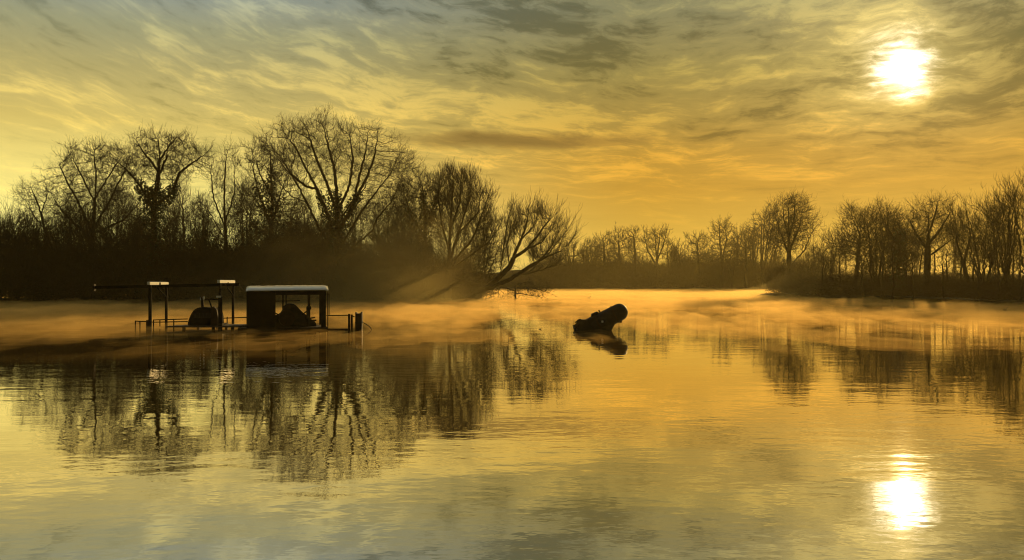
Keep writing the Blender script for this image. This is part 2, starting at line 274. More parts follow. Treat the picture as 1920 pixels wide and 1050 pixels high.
# ---- far shore
FS = [
    (1074, 296, [(1070, 478, 16, 24)], 'low bushy tree on the far shore just right of the leaning willow', dict(style='fan', n=260)),
    (1098, 300, [(1098, 476, 12, 20)], 'small thin-topped far tree above the flat bank', dict(style='fan', n=160)),
    (1133, 296, [(1133, 470, 22, 32)], 'round grey bushy far tree left of the first tall far tree', dict(n=420)),
    (1162, 298, [(1160, 462, 14, 30), (1172, 475, 12, 26)], 'first tall far tree with a narrow top, from the left', dict(n=360)),
    (1190, 292, [(1188, 445, 12, 18), (1190, 475, 10, 26)], 'far tree with a bare thin stem and a small tufted top', dict(n=240, limbs=[[(1192, 545), (1191, 480), (1188, 440)]])),
    (1228, 290, [(1214, 450, 10, 18), (1232, 450, 10, 22), (1247, 448, 9, 20), (1230, 470, 20, 22)], 'vase-shaped far tree with five thick bare upcurved limbs', dict(n=420, limbs=[[(1232, 545), (1232, 505), (1230, 480)], [(1231, 498), (1215, 470), (1208, 432)], [(1231, 490), (1228, 455), (1226, 430)], [(1231, 492), (1244, 460), (1250, 428)], [(1231, 490), (1236, 450), (1238, 432)]])),
    (1258, 294, [(1258, 478, 12, 22)], 'small pointed far tree right of the vase-shaped one', dict(style='fan', n=200)),
    (1308, 292, [(1308, 465, 22, 24), (1308, 480, 24, 20)], 'low round-headed far tree in the middle of the gap', dict(n=420)),
    (1354, 288, [(1350, 440, 15, 28), (1360, 455, 16, 34), (1346, 475, 16, 30)], 'tall oval far tree, highest of the far shore', dict(n=600, limbs=[[(1354, 545), (1354, 500), (1350, 450), (1349, 420)], [(1354, 490), (1364, 450), (1362, 424)]])),
    (1398, 286, [(1398, 470, 16, 32)], 'faint spreading far tree right of the tall oval one', dict(n=320)),
    (1336, 310, [(1334, 490, 20, 18)], 'low shrubby tree between the round-headed and the tall oval far tree', dict(style='bush', n=260)),
    (1282, 310, [(1280, 496, 18, 16)], 'low shrubby tree in the lowest dip of the far treeline', dict(style='bush', n=240)),
    (1372, 280, [(1376, 490, 18, 26)], 'low shrubby tree at the right foot of the tall oval far tree', dict(style='bush', n=260)),
    (1040, 300, [(1040, 488, 18, 18)], 'low shrubby far tree seen through the twigs of the leaning willow', dict(style='bush', n=240)),
    (1206, 306, [(1206, 495, 18, 20)], 'low shrubby tree between the tuft-topped and the vase-shaped far tree', dict(style='bush', n=240)),
    (1112, 304, [(1112, 478, 14, 26)], 'narrow far tree between the flat bank and the round grey bushy tree', dict(style='fan', n=240)),
    (1272, 300, [(1272, 484, 12, 24)], 'narrow far tree at the left side of the treeline dip', dict(style='fan', n=200)),
    (1414, 294, [(1412, 458, 14, 34)], 'upright far tree between the faint spreading and the ragged one', dict(style='fan', n=300)),
    (1382, 302, [(1384, 468, 12, 34)], 'slim far tree close right of the tall oval one', dict(n=240)),
    (1450, 296, [(1452, 462, 16, 40)], 'upright far tree showing left of the lone round-topped tree', dict(style='fan', n=300)),
    (1148, 312, [(1150, 494, 18, 18)], 'low shrubby tree in front of the first tall far tree', dict(style='bush', n=240)),
]
for px, d, bl, lab, ex in FS:
    ex.setdefault('rb', .5); ex['n'] = int(ex['n'] * 2.1); build_tree('far_tree', px, d, bl, lab, GF, r0=.06, z0=.6, up=.25, tup=.55, tl=1.5, step=.62, **ex)

# ------------------------------------------------------------------ shrubs and thicket
def shrub_proto(seed, leaves=1800, arch=0., stems=11, r0=.02, nat=650):
    rng = np.random.default_rng(seed); T = Tree(seed, .28); T.limb([(0, 0, -.4), (0, 0, .1)])
    for k in range(stems):
        a = k * 6.283 / stems + rng.random() * .5; q = .4 + .6 * rng.random(); h = 4.6 * (1 - .45 * q)
        T.limb([T.P[0], (math.cos(a) * 1.1 * q, math.sin(a) * 1.1 * q, h * .5), (math.cos(a) * 3. * q, math.sin(a) * 3. * q, h - arch * q)], .25)
    bl = [(0, 0, 2.2, 3.4, 3.4, 2.5), (rng.normal(0, 1.), rng.normal(0, 1), 3.6, 1.8, 1.8, 1.4), (rng.normal(0, 1.5), rng.normal(0, 1), 1.6, 2.8, 2.8, 1.6)]
    A = sample_blobs(rng, bl, nat); A = A[A[:, 2] > .1]
    T.colonise(A, 4.5, .4, .12, .25); T.finish(r0, .11, 2.0, .75, .4, .6)
    tm, cm = T.meshes(.045, 'shrub'); C = sample_blobs(rng, [(0, 0, 1.0, 3.3, 3.3, 1.7), (0, 0, 1.6, 2.6, 2.6, 1.9)], leaves); C = C[C[:, 2] > -.1]
    return tm, cm, leaf_mesh('shrub_leaves', rng, C + rng.normal(0, .25, C.shape), .11)
protos = [shrub_proto(900 + i, 3600, nat=1500) for i in range(4)] + [shrub_proto(950 + i, 500, 1.6, nat=1500) for i in range(2)]
def shrub(p, x, y, z, sx, sz, rz, label, group):
    o = empty('shrub', (x, y, z)); o.scale = (sx, sx, sz); o.rotation_euler = (0, 0, rz); tag(o, label, 'shrub', group)
    for nm, me, mt in zip(('stem', 'branches', 'leaves'), protos[p], ('bark', 'twig', 'dead')):
        link(nm, me, M[mt], o)
    return o
rnd = random.Random(5)
def at(px, d): return wx(px, d), d
GS = 'dark shrubs of the left island thicket'
LM = [(70, 'the crooked leaning tree'), (128, 'the left flank of the broad round-topped tree'), (182, 'the broad round-topped tree'), (236, 'the gap left of the ivy-clad trunk'), (290, 'the ivy-clad trunk'), (345, 'the small slim tree'), (396, 'the left side of the slender pale tree'), (448, 'the right side of the slender pale tree'),
      (505, 'the ivy column tree'), (560, 'the left limbs of the great spreading tree'), (620, 'the trunk of the great spreading tree'), (680, 'the low right limb of the great spreading tree'), (740, 'the gap right of the great spreading tree'), (796, 'the dark ivy-stemmed tree'), (846, 'the brush-shaped tree')]
for i, (px, nm) in enumerate(LM):
    d = 91 + 8 * (px / 900); x, y = at(px, d); h = {0: .75, 1: 1.0, 2: 1.75, 3: 1.55, 4: 1.8, 5: 1.3, 8: 1.7, 9: 1.75, 10: 1.9, 12: 1.7, 13: 1.6}.get(i, 1.0 + .4 * rnd.random())
    if px > 780: h *= .85
    shrub(i % 4, x, y, .1, 1.0 + .2 * rnd.random(), h, rnd.random() * 6, f'dark shrub at the waterline before {nm}', GS)
    d += 9; x, y = at(px + 22, d)
    shrub((i + 2) % 4, x, y, .4, 1.15 + .2 * rnd.random(), (1.1 + .8 * rnd.random()) * (1 if px < 760 else .85), rnd.random() * 6, f'dark shrub behind {nm}', GS)
for px, d, s, h, nm in ((878, 107, .6, .7, 'sloping shrub just behind the foot of the leaning willow'), (858, 106, .8, 1.0, 'mid-height shrub between the brush-shaped tree and the leaning willow'), (848, 98, .5, .6, 'small low shrub at the waterline left of the leaning willow')):
    x, y = at(px, d); shrub(1, x, y, .1, s, h, 1 + px, 'dark ' + nm, GS)
for px, d, s, h, p, nm in ((30, 90, 1.25, 1.75, 4, 'large arching bare shrub overhanging water at the left edge'), (-30, 88, 1.2, 1.6, 5, 'arching bare shrub cut by the left edge of the view'), (70, 96, 1.2, 1.5, 5, 'arching bare shrub between the left edge and the crooked leaning tree'), (0, 99, 1.3, 1.7, 0, 'dense dark shrub behind the arching shrubs at the left edge')):
    x, y = at(px, d); shrub(p, x, y, .5, s, h, px * .1, nm, GS)
GRS = 'shrubs along the right bank'
RM = [(1545, 'the short bushy tree'), (1590, 'the forked tree'), (1632, 'the darkest rounded tree'), (1672, 'the ivy-topped tree'), (1712, 'the gap left of the clear-trunked tree'), (1750, 'the clear trunk'), (1790, 'the slanting trunk'), (1832, 'the dense upright clump'), (1872, 'the tallest stems'), (1915, 'the tree cut by the right edge')]
def rshore(px): return np.interp(px, [1430, 1480, 1560, 1700, 1800, 1920, 2100], [150, 132, 108, 95, 84, 70, 60])
for i, (px, nm) in enumerate(RM):
    for k in range(2):
        d = rshore(px) + 3.0 + 9 * k; x, y = at(px + 20 * k, d)
        shrub((i + k) % 4, x, y, .1, (.85 + .2 * rnd.random()) * d / 95, (.42 + .12 * rnd.random() + .08 * k) * d / 95, rnd.random() * 6, f"low dark shrub {['at the waterline in front of', 'in the undergrowth behind'][k]} {nm}", GRS)
x, y = at(1508, 126); shrub(4, x, y, .1, 1.15, 1.05, .4, 'arching bare shrub trailing into the water at the left tip of the right bank', GRS)
x, y = at(1530, 122); shrub(5, x, y, .1, 1.2, 1.25, 2.4, 'arching bare shrub just behind the trailing shrub of the right bank', GRS)
x, y = at(1480, 140); shrub(0, x, y, .1, 1.2, .95, 2., 'dense shrub at the foot of the lone round-topped tree', GRS)
build_tree('driftwood_branch', 1500, 124, [(1490, 548, 38, 8), (1520, 549, 20, 7)], 'bare fallen branches lying in the water at the left tip of the right bank', None, cat='branch',
           limbs=[[(1528, 556), (1520, 545), (1505, 540)], [(1520, 548), (1490, 545), (1456, 551)], [(1515, 545), (1480, 538), (1462, 545)]], n=320, rb=.12, z0=-.02, up=0, tup=.15, step=.3, tl=.8)
GFS = 'shrubs along the far shore'
FM = [(1020, 'behind the tip of the leaning willow'), (1052, 'left of the low bushy far tree'), (1086, 'under the flat-topped bank'), (1120, 'below the round grey bushy tree'), (1152, 'below the first tall far tree'), (1184, 'below the tuft-topped far tree'), (1218, 'below the vase-shaped far tree'), (1252, 'below the small pointed far tree'), (1286, 'below the dip in the treeline'), (1318, 'below the round-headed far tree'), (1352, 'below the tall oval far tree'), (1386, 'below the faint spreading far tree'), (1418, 'below the ragged tree'), (1450, 'left of the lone round-topped tree')]
for i, (px, nm) in enumerate(FM):
    x, y = at(px, 291 + (i * 5 % 7)); shrub(i % 4, x, y, .2, 1.7 + .4 * rnd.random(), 1.45 + .5 * rnd.random(), rnd.random() * 6, f'dim shrub on the far shore {nm}', GFS)

for i, (px, nm) in enumerate(FM):
    x, y = at(px + 17, 300 + (i * 7 % 5)); shrub((i + 1) % 4, x, y, .2, 1.9 + .5 * rnd.random(), 1.75 + .6 * rnd.random(), rnd.random() * 6, f'taller dim shrub of the far thicket, standing back {nm}', GFS)
# ------------------------------------------------------------------ ground, banks, water
def sheet(name, pts_top, mat, kind='structure'):
    pass
def strip(name, xs, front, back, hf, noise_seed, mat, rows=14):
    """a bank of land: front edge slopes into the water"""
    rng = np.random.default_rng(noise_seed); V = []
    prof = np.linspace(0, 1, rows)
    for k, t in enumerate(prof):
        for i, x in enumerate(xs):
            y = front[i] + (back[i] - front[i]) * t ** 1.6
            e = min(t / .16, (1 - t) / .12, 1.); e = max(e, 0); z = -.35 + (hf[i] + .35) * (e ** .6) + (rng.normal(0, .05) if 0 < k < rows - 1 else 0)
            V.append((x, y + (rng.normal(0, .5) if k < 2 else 0), z))
    n = len(xs); Q = [(k * n + i, k * n + i + 1, (k + 1) * n + i + 1, (k + 1) * n + i) for k in range(rows - 1) for i in range(n - 1)]
    o = link(name, mesh_np(name, V, Q, True), mat); tag(o, kind='structure'); return o
ipx = np.linspace(-260, 905, 60); fd = np.interp(ipx, [-260, 60, 500, 800, 905], [92, 90, 91, 97, 106]); bk = fd + np.interp(ipx, [-260, 40, 300, 800, 905], [6, 7, 32, 26, 1.5])
strip('island_ground', wx(ipx, fd), fd, bk, np.interp(ipx, [-260, 850, 905], [.35, .3, .05]), 1, M['earth'])
rpx = np.linspace(1478, 2600, 60); fr = np.interp(rpx, [1440, 1480, 1560, 1700, 1800, 1920, 2100, 2600], [150, 130, 107, 94, 83, 69, 58, 50])
strip('right_bank_ground', wx(rpx, fr), fr, fr + np.interp(rpx, [1478, 1500, 1600, 2600], [2.5, 5, 45, 90]), np.interp(rpx, [1452, 1500, 2600], [.15, .45, .6]), 2, M['earth'])
fx = np.linspace(-420, 420, 90); ff = 287 + 3 * np.sin(fx * .05)
strip('far_shore_ground', fx, ff, np.full(90, 690.), np.full(90, .8), 3, M['earth'])
hx = np.linspace(-300, 330, 120); hrng = np.random.default_rng(8)
hh = 5.6 + .5 * np.sin(hx * .045) + .5 * np.sin(hx * .13 + 1) + hrng.normal(0, .25, 120); hh = np.where((hx > 18) & (hx < 30), 8.8, hh); hh = np.where(hx > 30, hh - .6, hh)
strip('wooded_hillside', hx, np.full(120, 303.), np.full(120, 360.), hh, 4, M['dead'], 24)
g = link('lake_bed', mesh_np('lake_bed', [(-700, -60, -2.2), (700, -60, -2.2), (700, 700, -2.2), (-700, 700, -2.2)], [(0, 1, 2, 3)]), M['earth']); tag(g, kind='structure')

def water_mat():
    m, nt, out = newmat('lake_water'); L = nt.links.new
    tc = N(nt, 'TexCoord')
    def noise(sx, sy, rot, det, rough=.5, dist=0.):
        mp = N(nt, 'Mapping'); mp.inputs['Scale'].default_value = (sx, sy, 1); mp.inputs['Rotation'].default_value = (0, 0, R(rot))
        L(tc.outputs['Object'], mp.inputs['Vector']); no = N(nt, 'TexNoise', i_Scale=1., i_Detail=det, i_Roughness=rough, i_Distortion=dist); L(mp.outputs['Vector'], no.inputs['Vector']); return no.outputs['Fac']
    def math_(op, a, b):
        n = N(nt, 'Math', operation=op)
        for i, v in enumerate((a, b)):
            if isinstance(v, (int, float)): n.inputs[i].default_value = v
            else: L(v, n.inputs[i])
        return n.outputs[0]
    swell = noise(.35, .9, 8, 1)
    mid = noise(1.1, 2.2, -6, 2)
    fine = noise(4.6, 6., 5, 2)
    patch = noise(.06, .14, 12, 2)
    mr = N(nt, 'MapRange', i_From_Min=.38, i_From_Max=.68, i_To_Min=.3, i_To_Max=1.); L(patch, mr.inputs['Value'])
    h = math_('ADD', math_('MULTIPLY', swell, .0045), math_('MULTIPLY', math_('ADD', math_('MULTIPLY', mid, .0052), math_('MULTIPLY', fine, .0021)), mr.outputs[0]))
    bp = N(nt, 'Bump', i_Strength=1., i_Distance=1.); L(h, bp.inputs['Height'])
    gl = N(nt, 'BsdfGlossy', i_Roughness=.015); gl.inputs['Color'].default_value = (1., .95, .86, 1); L(bp.outputs['Normal'], gl.inputs['Normal'])
    df = N(nt, 'BsdfDiffuse'); df.inputs['Color'].default_value = (.026, .014, .004, 1)
    fr = N(nt, 'Fresnel', i_IOR=1.33); L(bp.outputs['Normal'], fr.inputs['Normal'])
    mr2 = N(nt, 'MapRange', i_From_Min=0., i_From_Max=.45, i_To_Min=.70, i_To_Max=.98); L(fr.outputs[0], mr2.inputs['Value'])
    mx = N(nt, 'MixShader'); L(mr2.outputs[0], mx.inputs[0]); L(df.outputs[0], mx.inputs[1]); L(gl.outputs[0], mx.inputs[2])
    L(mx.outputs[0], out.inputs['Surface']); return m
w = link('water', mesh_np('water', [(-690, -50, 0), (690, -50, 0), (690, 420, 0), (-690, 420, 0)], [(0, 1, 2, 3)]), water_mat()); tag(w, kind='structure')

# ------------------------------------------------------------------ shape collector for made things
class MB:
    def __init__(s): s.V = []; s.Fc = []
    def add(s, V, Fc):
        b = len(s.V); s.V += [tuple(v) for v in V]; s.Fc += [tuple(b + i for i in f) for f in Fc]; return s
    def box(s, a, b):
        (x0, y0, z0), (x1, y1, z1) = a, b
        return s.add([(x0, y0, z0), (x1, y0, z0), (x1, y1, z0), (x0, y1, z0), (x0, y0, z1), (x1, y0, z1), (x1, y1, z1), (x0, y1, z1)],
                     [(3, 2, 1, 0), (4, 5, 6, 7), (0, 1, 5, 4), (1, 2, 6, 5), (2, 3, 7, 6), (3, 0, 4, 7)])
    def tube(s, pts, r, k=10):
        pts = [Vector(p) for p in pts]; rs = r if isinstance(r, (list, tuple)) else [r] * len(pts); V = []; n = len(pts)
        for i, p in enumerate(pts):
            d = (pts[min(i + 1, n - 1)] - pts[max(i - 1, 0)]).normalized(); u = d.cross(Vector((.21, .9, .35))).normalized(); v = d.cross(u)
            for j in range(k):
                a = 2 * math.pi * j / k; V.append(p + (u * math.cos(a) + v * math.sin(a)) * rs[i])
        Fc = [(i * k + j, i * k + (j + 1) % k, (i + 1) * k + (j + 1) % k, (i + 1) * k + j) for i in range(n - 1) for j in range(k)]
        Fc += [tuple(range(k - 1, -1, -1)), tuple((n - 1) * k + j for j in range(k))]
        return s.add(V, Fc)
    def prism(s, prof, y0, y1):            # profile in x,z pushed along y
        n = len(prof); V = [(x, y0, z) for x, z in prof] + [(x, y1, z) for x, z in prof]
        return s.add(V, [tuple(range(n)), tuple(range(2 * n - 1, n - 1, -1))] + [(j, j + n, (j + 1) % n + n, (j + 1) % n) for j in range(n)])
    def build(s, name, mat, parent=None, bevel=.0, smooth=False):
        me = bpy.data.meshes.new(name); off = Vector(parent_org) if parent else Vector((0, 0, 0))
        me.from_pydata([Vector(v) - off for v in s.V], [], s.Fc)
        import bmesh
        bm = bmesh.new(); bm.from_mesh(me); bmesh.ops.recalc_face_normals(bm, faces=bm.faces)
        if bevel: bmesh.ops.bevel(bm, geom=bm.edges[:], offset=bevel, segments=2, affect='EDGES', clamp_overlap=True)
        bm.to_mesh(me); bm.free()
        if smooth:
            for p in me.polygons: p.use_smooth = True
        return link(name, me, mat, parent)
DN, DF = 36.6, 38.3          # near and far side of the dredger
def q(px, py, d=DN): return (wx(px, d), d, wz(py, d))
parent_org = (wx(440, 37.4), 37.4, 0)
dr = empty('dredger', parent_org); tag(dr, 'half-drowned dark dredger with white-roofed cabin and long beam on two gantries', 'dredger')
# hull and deck
x0, x1 = wx(449, DN), wx(616, DN)
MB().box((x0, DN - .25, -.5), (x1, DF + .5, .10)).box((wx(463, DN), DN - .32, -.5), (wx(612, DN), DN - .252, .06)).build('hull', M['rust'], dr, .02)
mb = MB()
for k in range(4): mb.box((wx(312 + 6 * k, DN), DN - .1 + k * .47, .10), (x0 + .06, DN + .34 + k * .47, .155))
mb.build('deck', M['wood'], dr, .008)
for px in (345, 400, 436):
    for yy in (DN, DF): MB().box((wx(px, DN) - .05, yy - .05, -.6), (wx(px, DN) + .05, yy + .05, .098)).build('deck_support', M['rust'], dr)
# gantries
def gantry(pn, yt, thick, cap_far, lower=None):
    xg = wx(pn, DN); zt = wz(yt, DN); gx = empty('gantry', Vector((0, 0, 0))); gx.parent = dr
    a = MB().box((xg - thick / 2, DN - .05, -.7), (xg + thick / 2, DN + .05, zt))
    if lower: a.box((xg - .045, DN - .09, -.7), (xg + .12, DN - .052, wz(lower, DN)))
    a.build('post', M['dark'], gx, .006)
    MB().box((xg - .04, DF - .05, -.7), (xg + .05, DF + .05, zt)).build('post', M['dark'], gx, .006)
    MB().tube([(xg + .02, DN + .5, zt - .02), (xg + .02, DF - .01, zt - .55)], .03).build('brace', M['dark'], gx)
    # white box-section cross beam running in depth
    MB().prism([(xg - .07, zt + .005), (xg + .05, zt + .005), (xg + .05, zt + .125), (xg - .07, zt + .135)], DN - .15, DF + .15).build('cross_beam', M['white'], gx, .008)
gantry(281.5, 534.5, .11, 0); gantry(412.5, 531, .08, 0, 556)
# long beam hung under the cross beams
ym = 37.5; bm0, bm1 = Vector((wx(178, ym), ym, wz(539, ym))), Vector((wx(449, ym), ym, wz(533.5, ym)))
mb = MB(); hx_ = (bm1 - bm0)
for z0_, z1_, hy in ((-.062, -.042, .07), (-.042, .042, .016), (.042, .062, .07)):
    V = []
    for e in (bm0, bm1): V += [e + Vector((0, -hy, z0_)), e + Vector((0, hy, z0_)), e + Vector((0, hy, z1_)), e + Vector((0, -hy, z1_))]
    mb.add(V, [(0, 1, 2, 3), (7, 6, 5, 4), (0, 4, 5, 1), (1, 5, 6, 2), (2, 6, 7, 3), (3, 7, 4, 0)])
beam = mb.build('beam', M['dark'], dr)
MB().box(bm0 + Vector((-.03, -.1, -.15)), bm0 + Vector((0, .1, .15))).build('end_plate', M['rust'], beam).matrix_parent_inverse.identity()
for o in (beam.children): o.location = (0, 0, 0)
mb = MB()
for px in (287, 299, 418, 427): mb.box((wx(px, ym) - .03, ym - .08, bm1.z - .02), (wx(px, ym) + .03, ym + .08, bm1.z + .09))
mb.build('beam_clamp', M['rust'], dr)
# railings on the left
def rail(name, segs, r=.017, mat='dark'):
    mb = MB()
    for a, b in segs: mb.tube([a, b], r, 8)
    return mb.build(name, M[mat], dr)
rail('railing', [(q(254, 601), q(254, 634)), (q(262.5, 601.5), q(262.5, 634)), (q(254, 602), q(289, 604)), (q(289, 604), q(352, 603)), (q(326, 599), q(326, 634)), (q(288, 600), q(288, 625))], .024)
rail('railing', [(q(287, 600, DF), q(352, 598, DF)), (q(300, 600, DF), q(300, 612, DF))], .024)
MB().box((wx(276, DN), DN - .12, -.05), (wx(285, DN), DN - .056, wz(600, DN))).build('mooring_bitt', M['rust'], dr, .01)
rail('railing', [(q(407, 597, DF), q(464, 595, DF)), (q(426, 594, DF), q(426, 616, DF)), (q(407, 597, DF), q(407, 616, DF))], .024)
# engine
eng = empty('engine', (0, 0, 0)); eng.parent = dr
prof = [(351, 611), (352, 603), (357, 590), (363, 581), (371, 576.5), (380, 576), (392, 578), (401, 577), (405, 582), (408, 592), (409, 611)]
MB().prism([(wx(x, DN + .3), wz(y, DN + .3)) for x, y in prof], DN + .3, DN + 1.1).build('hood', M['dark'], eng, .035, True)
MB().prism([(wx(x, DN + .3), wz(y, DN + .3)) for x, y in [(397, 611), (397, 578), (402, 574), (408, 580), (411, 596), (411, 611)]], DN + .15, DN + .298).build('fly_wheel_guard', M['rust'], eng, .015)
MB().box((wx(372, DN), DN + .35, .16), (wx(412, DN), DN + 1.15, .24)).build('engine_bed', M['rust'], eng)
MB().tube([q(380, 578, 37.2), q(379, 561, 37.2), q(377, 557.5, 37.2)], .06).build('exhaust_pipe', M['rust'], eng)
MB().tube([q(376, 560.5, 37.2), q(411, 561.5, 37.2)], .03).tube([q(392, 562, 37.2), q(397, 577, 37.2)], .03).build('control_bar', M['dark'], eng)
MB().tube([q(376, 558, 37.15), q(376, 563, 37.15)], .025).tube([q(382.5, 556, 37.1), q(382, 562, 37.1)], .03).build('control_lever', M['white'], eng)
mb = MB().box((wx(359, DN), DN + .292, wz(597, DN)), (wx(392, DN), DN + .299, wz(587, DN)))
for i in range(5): mb.box((wx(360 + i * 7, DN), DN + .275, wz(596.5, DN)), (wx(362.5 + i * 7, DN), DN + .294, wz(587.5, DN)))
mb.build('vent_grille', M['iron'], eng)
MB().box((wx(407.5, DN), DN - .15, wz(558, DN)), (wx(416, DN), DN - .07, wz(554.5, DN))).build('lamp_bracket', M['white'], dr, .005)
# cabin
cab = empty('cabin', (0, 0, 0)); cab.parent = dr
CN, CF = DN - .1, DN + 2.1
def cbox(p0, p1, ytop, ybot, d0, d1): return ((wx(p0, CN), d0, wz(ybot, CN)), (wx(p1, CN), d1, wz(ytop, CN)))
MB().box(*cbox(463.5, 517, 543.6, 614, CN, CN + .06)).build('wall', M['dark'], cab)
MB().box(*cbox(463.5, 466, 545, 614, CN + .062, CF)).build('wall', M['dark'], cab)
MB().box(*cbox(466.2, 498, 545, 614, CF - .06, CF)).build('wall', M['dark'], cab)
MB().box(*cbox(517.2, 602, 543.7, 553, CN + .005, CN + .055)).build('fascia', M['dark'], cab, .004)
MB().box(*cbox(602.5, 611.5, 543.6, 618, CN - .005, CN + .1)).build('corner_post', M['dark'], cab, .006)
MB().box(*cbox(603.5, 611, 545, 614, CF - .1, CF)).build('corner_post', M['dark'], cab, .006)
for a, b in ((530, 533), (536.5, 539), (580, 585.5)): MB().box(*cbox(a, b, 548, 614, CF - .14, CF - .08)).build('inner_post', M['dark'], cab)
MB().tube([q(532, 564.5, CF - .17), q(586, 563.8, CF - .17)], .022).build('inner_rail', M['dark'], cab)
MB().tube([q(515, 583, CN + .5), q(529, 590, CN + .5)], .025).tube([q(515, 590, CN + .5), q(527, 594, CN + .5)], .02).tube([q(585, 582, CN + .6), q(574, 590, CN + .6)], .03).build('brace', M['dark'], cab)
# roof: slightly cambered sheet sloping down to the near side, rounded front lip
nx = 28; V = []; rows_ = [(CN - .12, 544.2), (CN - .13, 543.6), (CN - .115, 542.9), (CN - .05, 541.2), (CN + .2, 538.6), (CN + .6, 535.8), (CF + .1, 534.6), (CF + .1, 536.5), (CN + .1, 545.2)]
rr = random.Random(3)
for i in range(nx):
    t = i / (nx - 1); px = 462.6 + t * (616 - 462.6); sag = rr.uniform(-.008, .008)
    edge = 1 if 0 < i < nx - 1 else 0
    for k, (yy, py) in enumerate(rows_): V.append((wx(px, CN), yy, wz(py + (1.6 - 1.6 * t) * 1.0 + (0 if edge else .8), CN) + (sag if 1 < k < 7 else 0)))
nr = len(rows_); Fc = [(i * nr + k, i * nr + (k + 1) % nr, (i + 1) * nr + (k + 1) % nr, (i + 1) * nr + k) for i in range(nx - 1) for k in range(nr)]
Fc += [tuple(range(nr)), tuple((nx - 1) * nr + k for k in range(nr - 1, -1, -1))]
MB().add(V, Fc).build('roof', M['roof'], cab, 0, True)
# pump under the cabin roof
pump = empty('pump', (0, 0, 0)); pump.parent = dr
pp = [(514, 614), (514, 599), (522, 592), (533, 588.5), (539, 580), (541, 573), (547, 569.3), (554, 569), (561, 570.5), (567, 576), (575, 585), (583, 591), (592, 599), (601, 605), (602, 614)]
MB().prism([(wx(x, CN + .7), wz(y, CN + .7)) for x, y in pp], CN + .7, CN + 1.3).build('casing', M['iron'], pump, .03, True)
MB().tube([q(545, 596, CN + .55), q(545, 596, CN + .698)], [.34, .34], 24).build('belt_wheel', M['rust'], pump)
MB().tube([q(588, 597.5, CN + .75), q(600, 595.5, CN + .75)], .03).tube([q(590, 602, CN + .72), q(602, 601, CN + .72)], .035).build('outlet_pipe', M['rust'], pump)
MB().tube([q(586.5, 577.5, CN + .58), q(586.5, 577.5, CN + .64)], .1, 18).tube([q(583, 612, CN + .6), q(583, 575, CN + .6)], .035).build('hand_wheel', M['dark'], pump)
# ladder rail and railing on the right
rail('ladder_rail', [(q(614.5, 548, CN - .05), q(614.5, 622, CN - .05))], .022, 'rust')
rail('ladder_rail', [(q(620, 551, CN + .2), q(620, 592, CN + .2)), (q(613, 551.5, CN + .2), q(620, 551.5, CN + .2))], .016)
rail('railing', [(q(612, 591.8), q(655.5, 591))], .022)
rail('railing', [(q(660, 592), q(665, 594))], .022)
mb = MB(); mb.box(q(652.5, 618.5 + 10), (wx(656.5, DN), DN + .08, wz(588.6, DN))).box(q(657.6, 618.5 + 10), (wx(661, DN), DN + .08, wz(589.6, DN))); mb.build('end_post', M['dark'], dr, .006)
MB().tube([q(613, 617.3), q(653, 617.6)], .03).build('lower_bar', M['rust'], dr)
tilt = R(15); pv_ = Vector((wx(540, CN), CN, 0)) - Vector(parent_org)
for o in dr.children:
    if o.name.split('.')[0] in ('cabin', 'pump', 'hull', 'ladder_rail'):
        o.rotation_euler = (0, 0, tilt); c_ = pv_.copy(); c_.rotate(o.rotation_euler); o.scale = (.975, .975, 1); o.location = pv_ - c_ * .975
# block-shaped float beyond the railing
DB = 37.0; parent_org = (wx(672, DB), DB, 0)
fb = empty('mooring_post', parent_org); tag(fb, 'short square dark mooring post with notched top beside the dredger railing', 'post')
MB().prism([(wx(666, DB), -.6), (wx(678.3, DB), -.6), (wx(678.3, DB), wz(584.5, DB)), (wx(676.5, DB), wz(584.5, DB)), (wx(675.5, DB), wz(587.5, DB)), (wx(669, DB), wz(588, DB)), (wx(667.5, DB), wz(585.2, DB)), (wx(666, DB), wz(585.2, DB))], DB, DB + .27).build('post_body', M['rust'], fb, .008)
MB().box((wx(665.6, DB), DB - .012, .25), (wx(678.7, DB), DB + .282, .32)).build('band', M['iron'], fb)
MB().tube([q(678, 603, DB + .1), q(686, 607.5, DB - .1), q(693, 612.5, DB - .3), q(697, 618, DB - .5)], .018).build('rope', M['wood'], fb)

# ------------------------------------------------------------------ half-sunken steel float
d0 = 36.2; parent_org = (wx(1125, d0), d0, 0)
sf = empty('sunken_float', parent_org); tag(sf, 'tilted half-sunken black steel float with a rounded end rising out of the lake', 'float')
sc = d0 / F; ax0 = Vector((wx(1166, d0), d0 - .1, wz(582.5, d0))); ax1 = Vector((wx(1082, d0), d0 + .15, wz(627, d0)))
dv = (ax1 - ax0).normalized(); Lx = (ax1 - ax0).length; r = 16.2 * sc; pts = []; rs = []
for k in range(9): a = k / 8 * math.pi / 2; pts.append(ax0 - dv * (-.0 + math.cos(a) * r * .95) + dv * r * .35); rs.append(max(.01, math.sin(a) * r))
for t in (.25, .4, .55, .7, .85, 1.): pts.append(ax0 + dv * (r * .35 + (Lx - r * .35) * t)); rs.append(r * (1 + .12 * t - .35 * max(0, t - .65)))
MB().tube(pts, rs, 28).build('shell', M['iron'], sf, 0, True)
up = Vector((-dv.z, 0, dv.x)); up = up if up.z > 0 else -up
def along(t, h, y=0): return ax0 + dv * Lx * t + up * h + Vector((0, y, 0))
for t in (.16, .52): MB().tube([along(t - .012, 0), along(t + .012, 0)], r * 1.06 * (1 + .08 * t), 28).build('hoop', M['rust'], sf)
MB().prism([(p.x, p.z) for p in (along(.40, r * .8), along(.44, r * 1.28), along(.56, r * 1.34), along(.62, r * .8))], d0 - .12, d0 + .16).build('saddle_bracket', M['iron'], sf, .01)
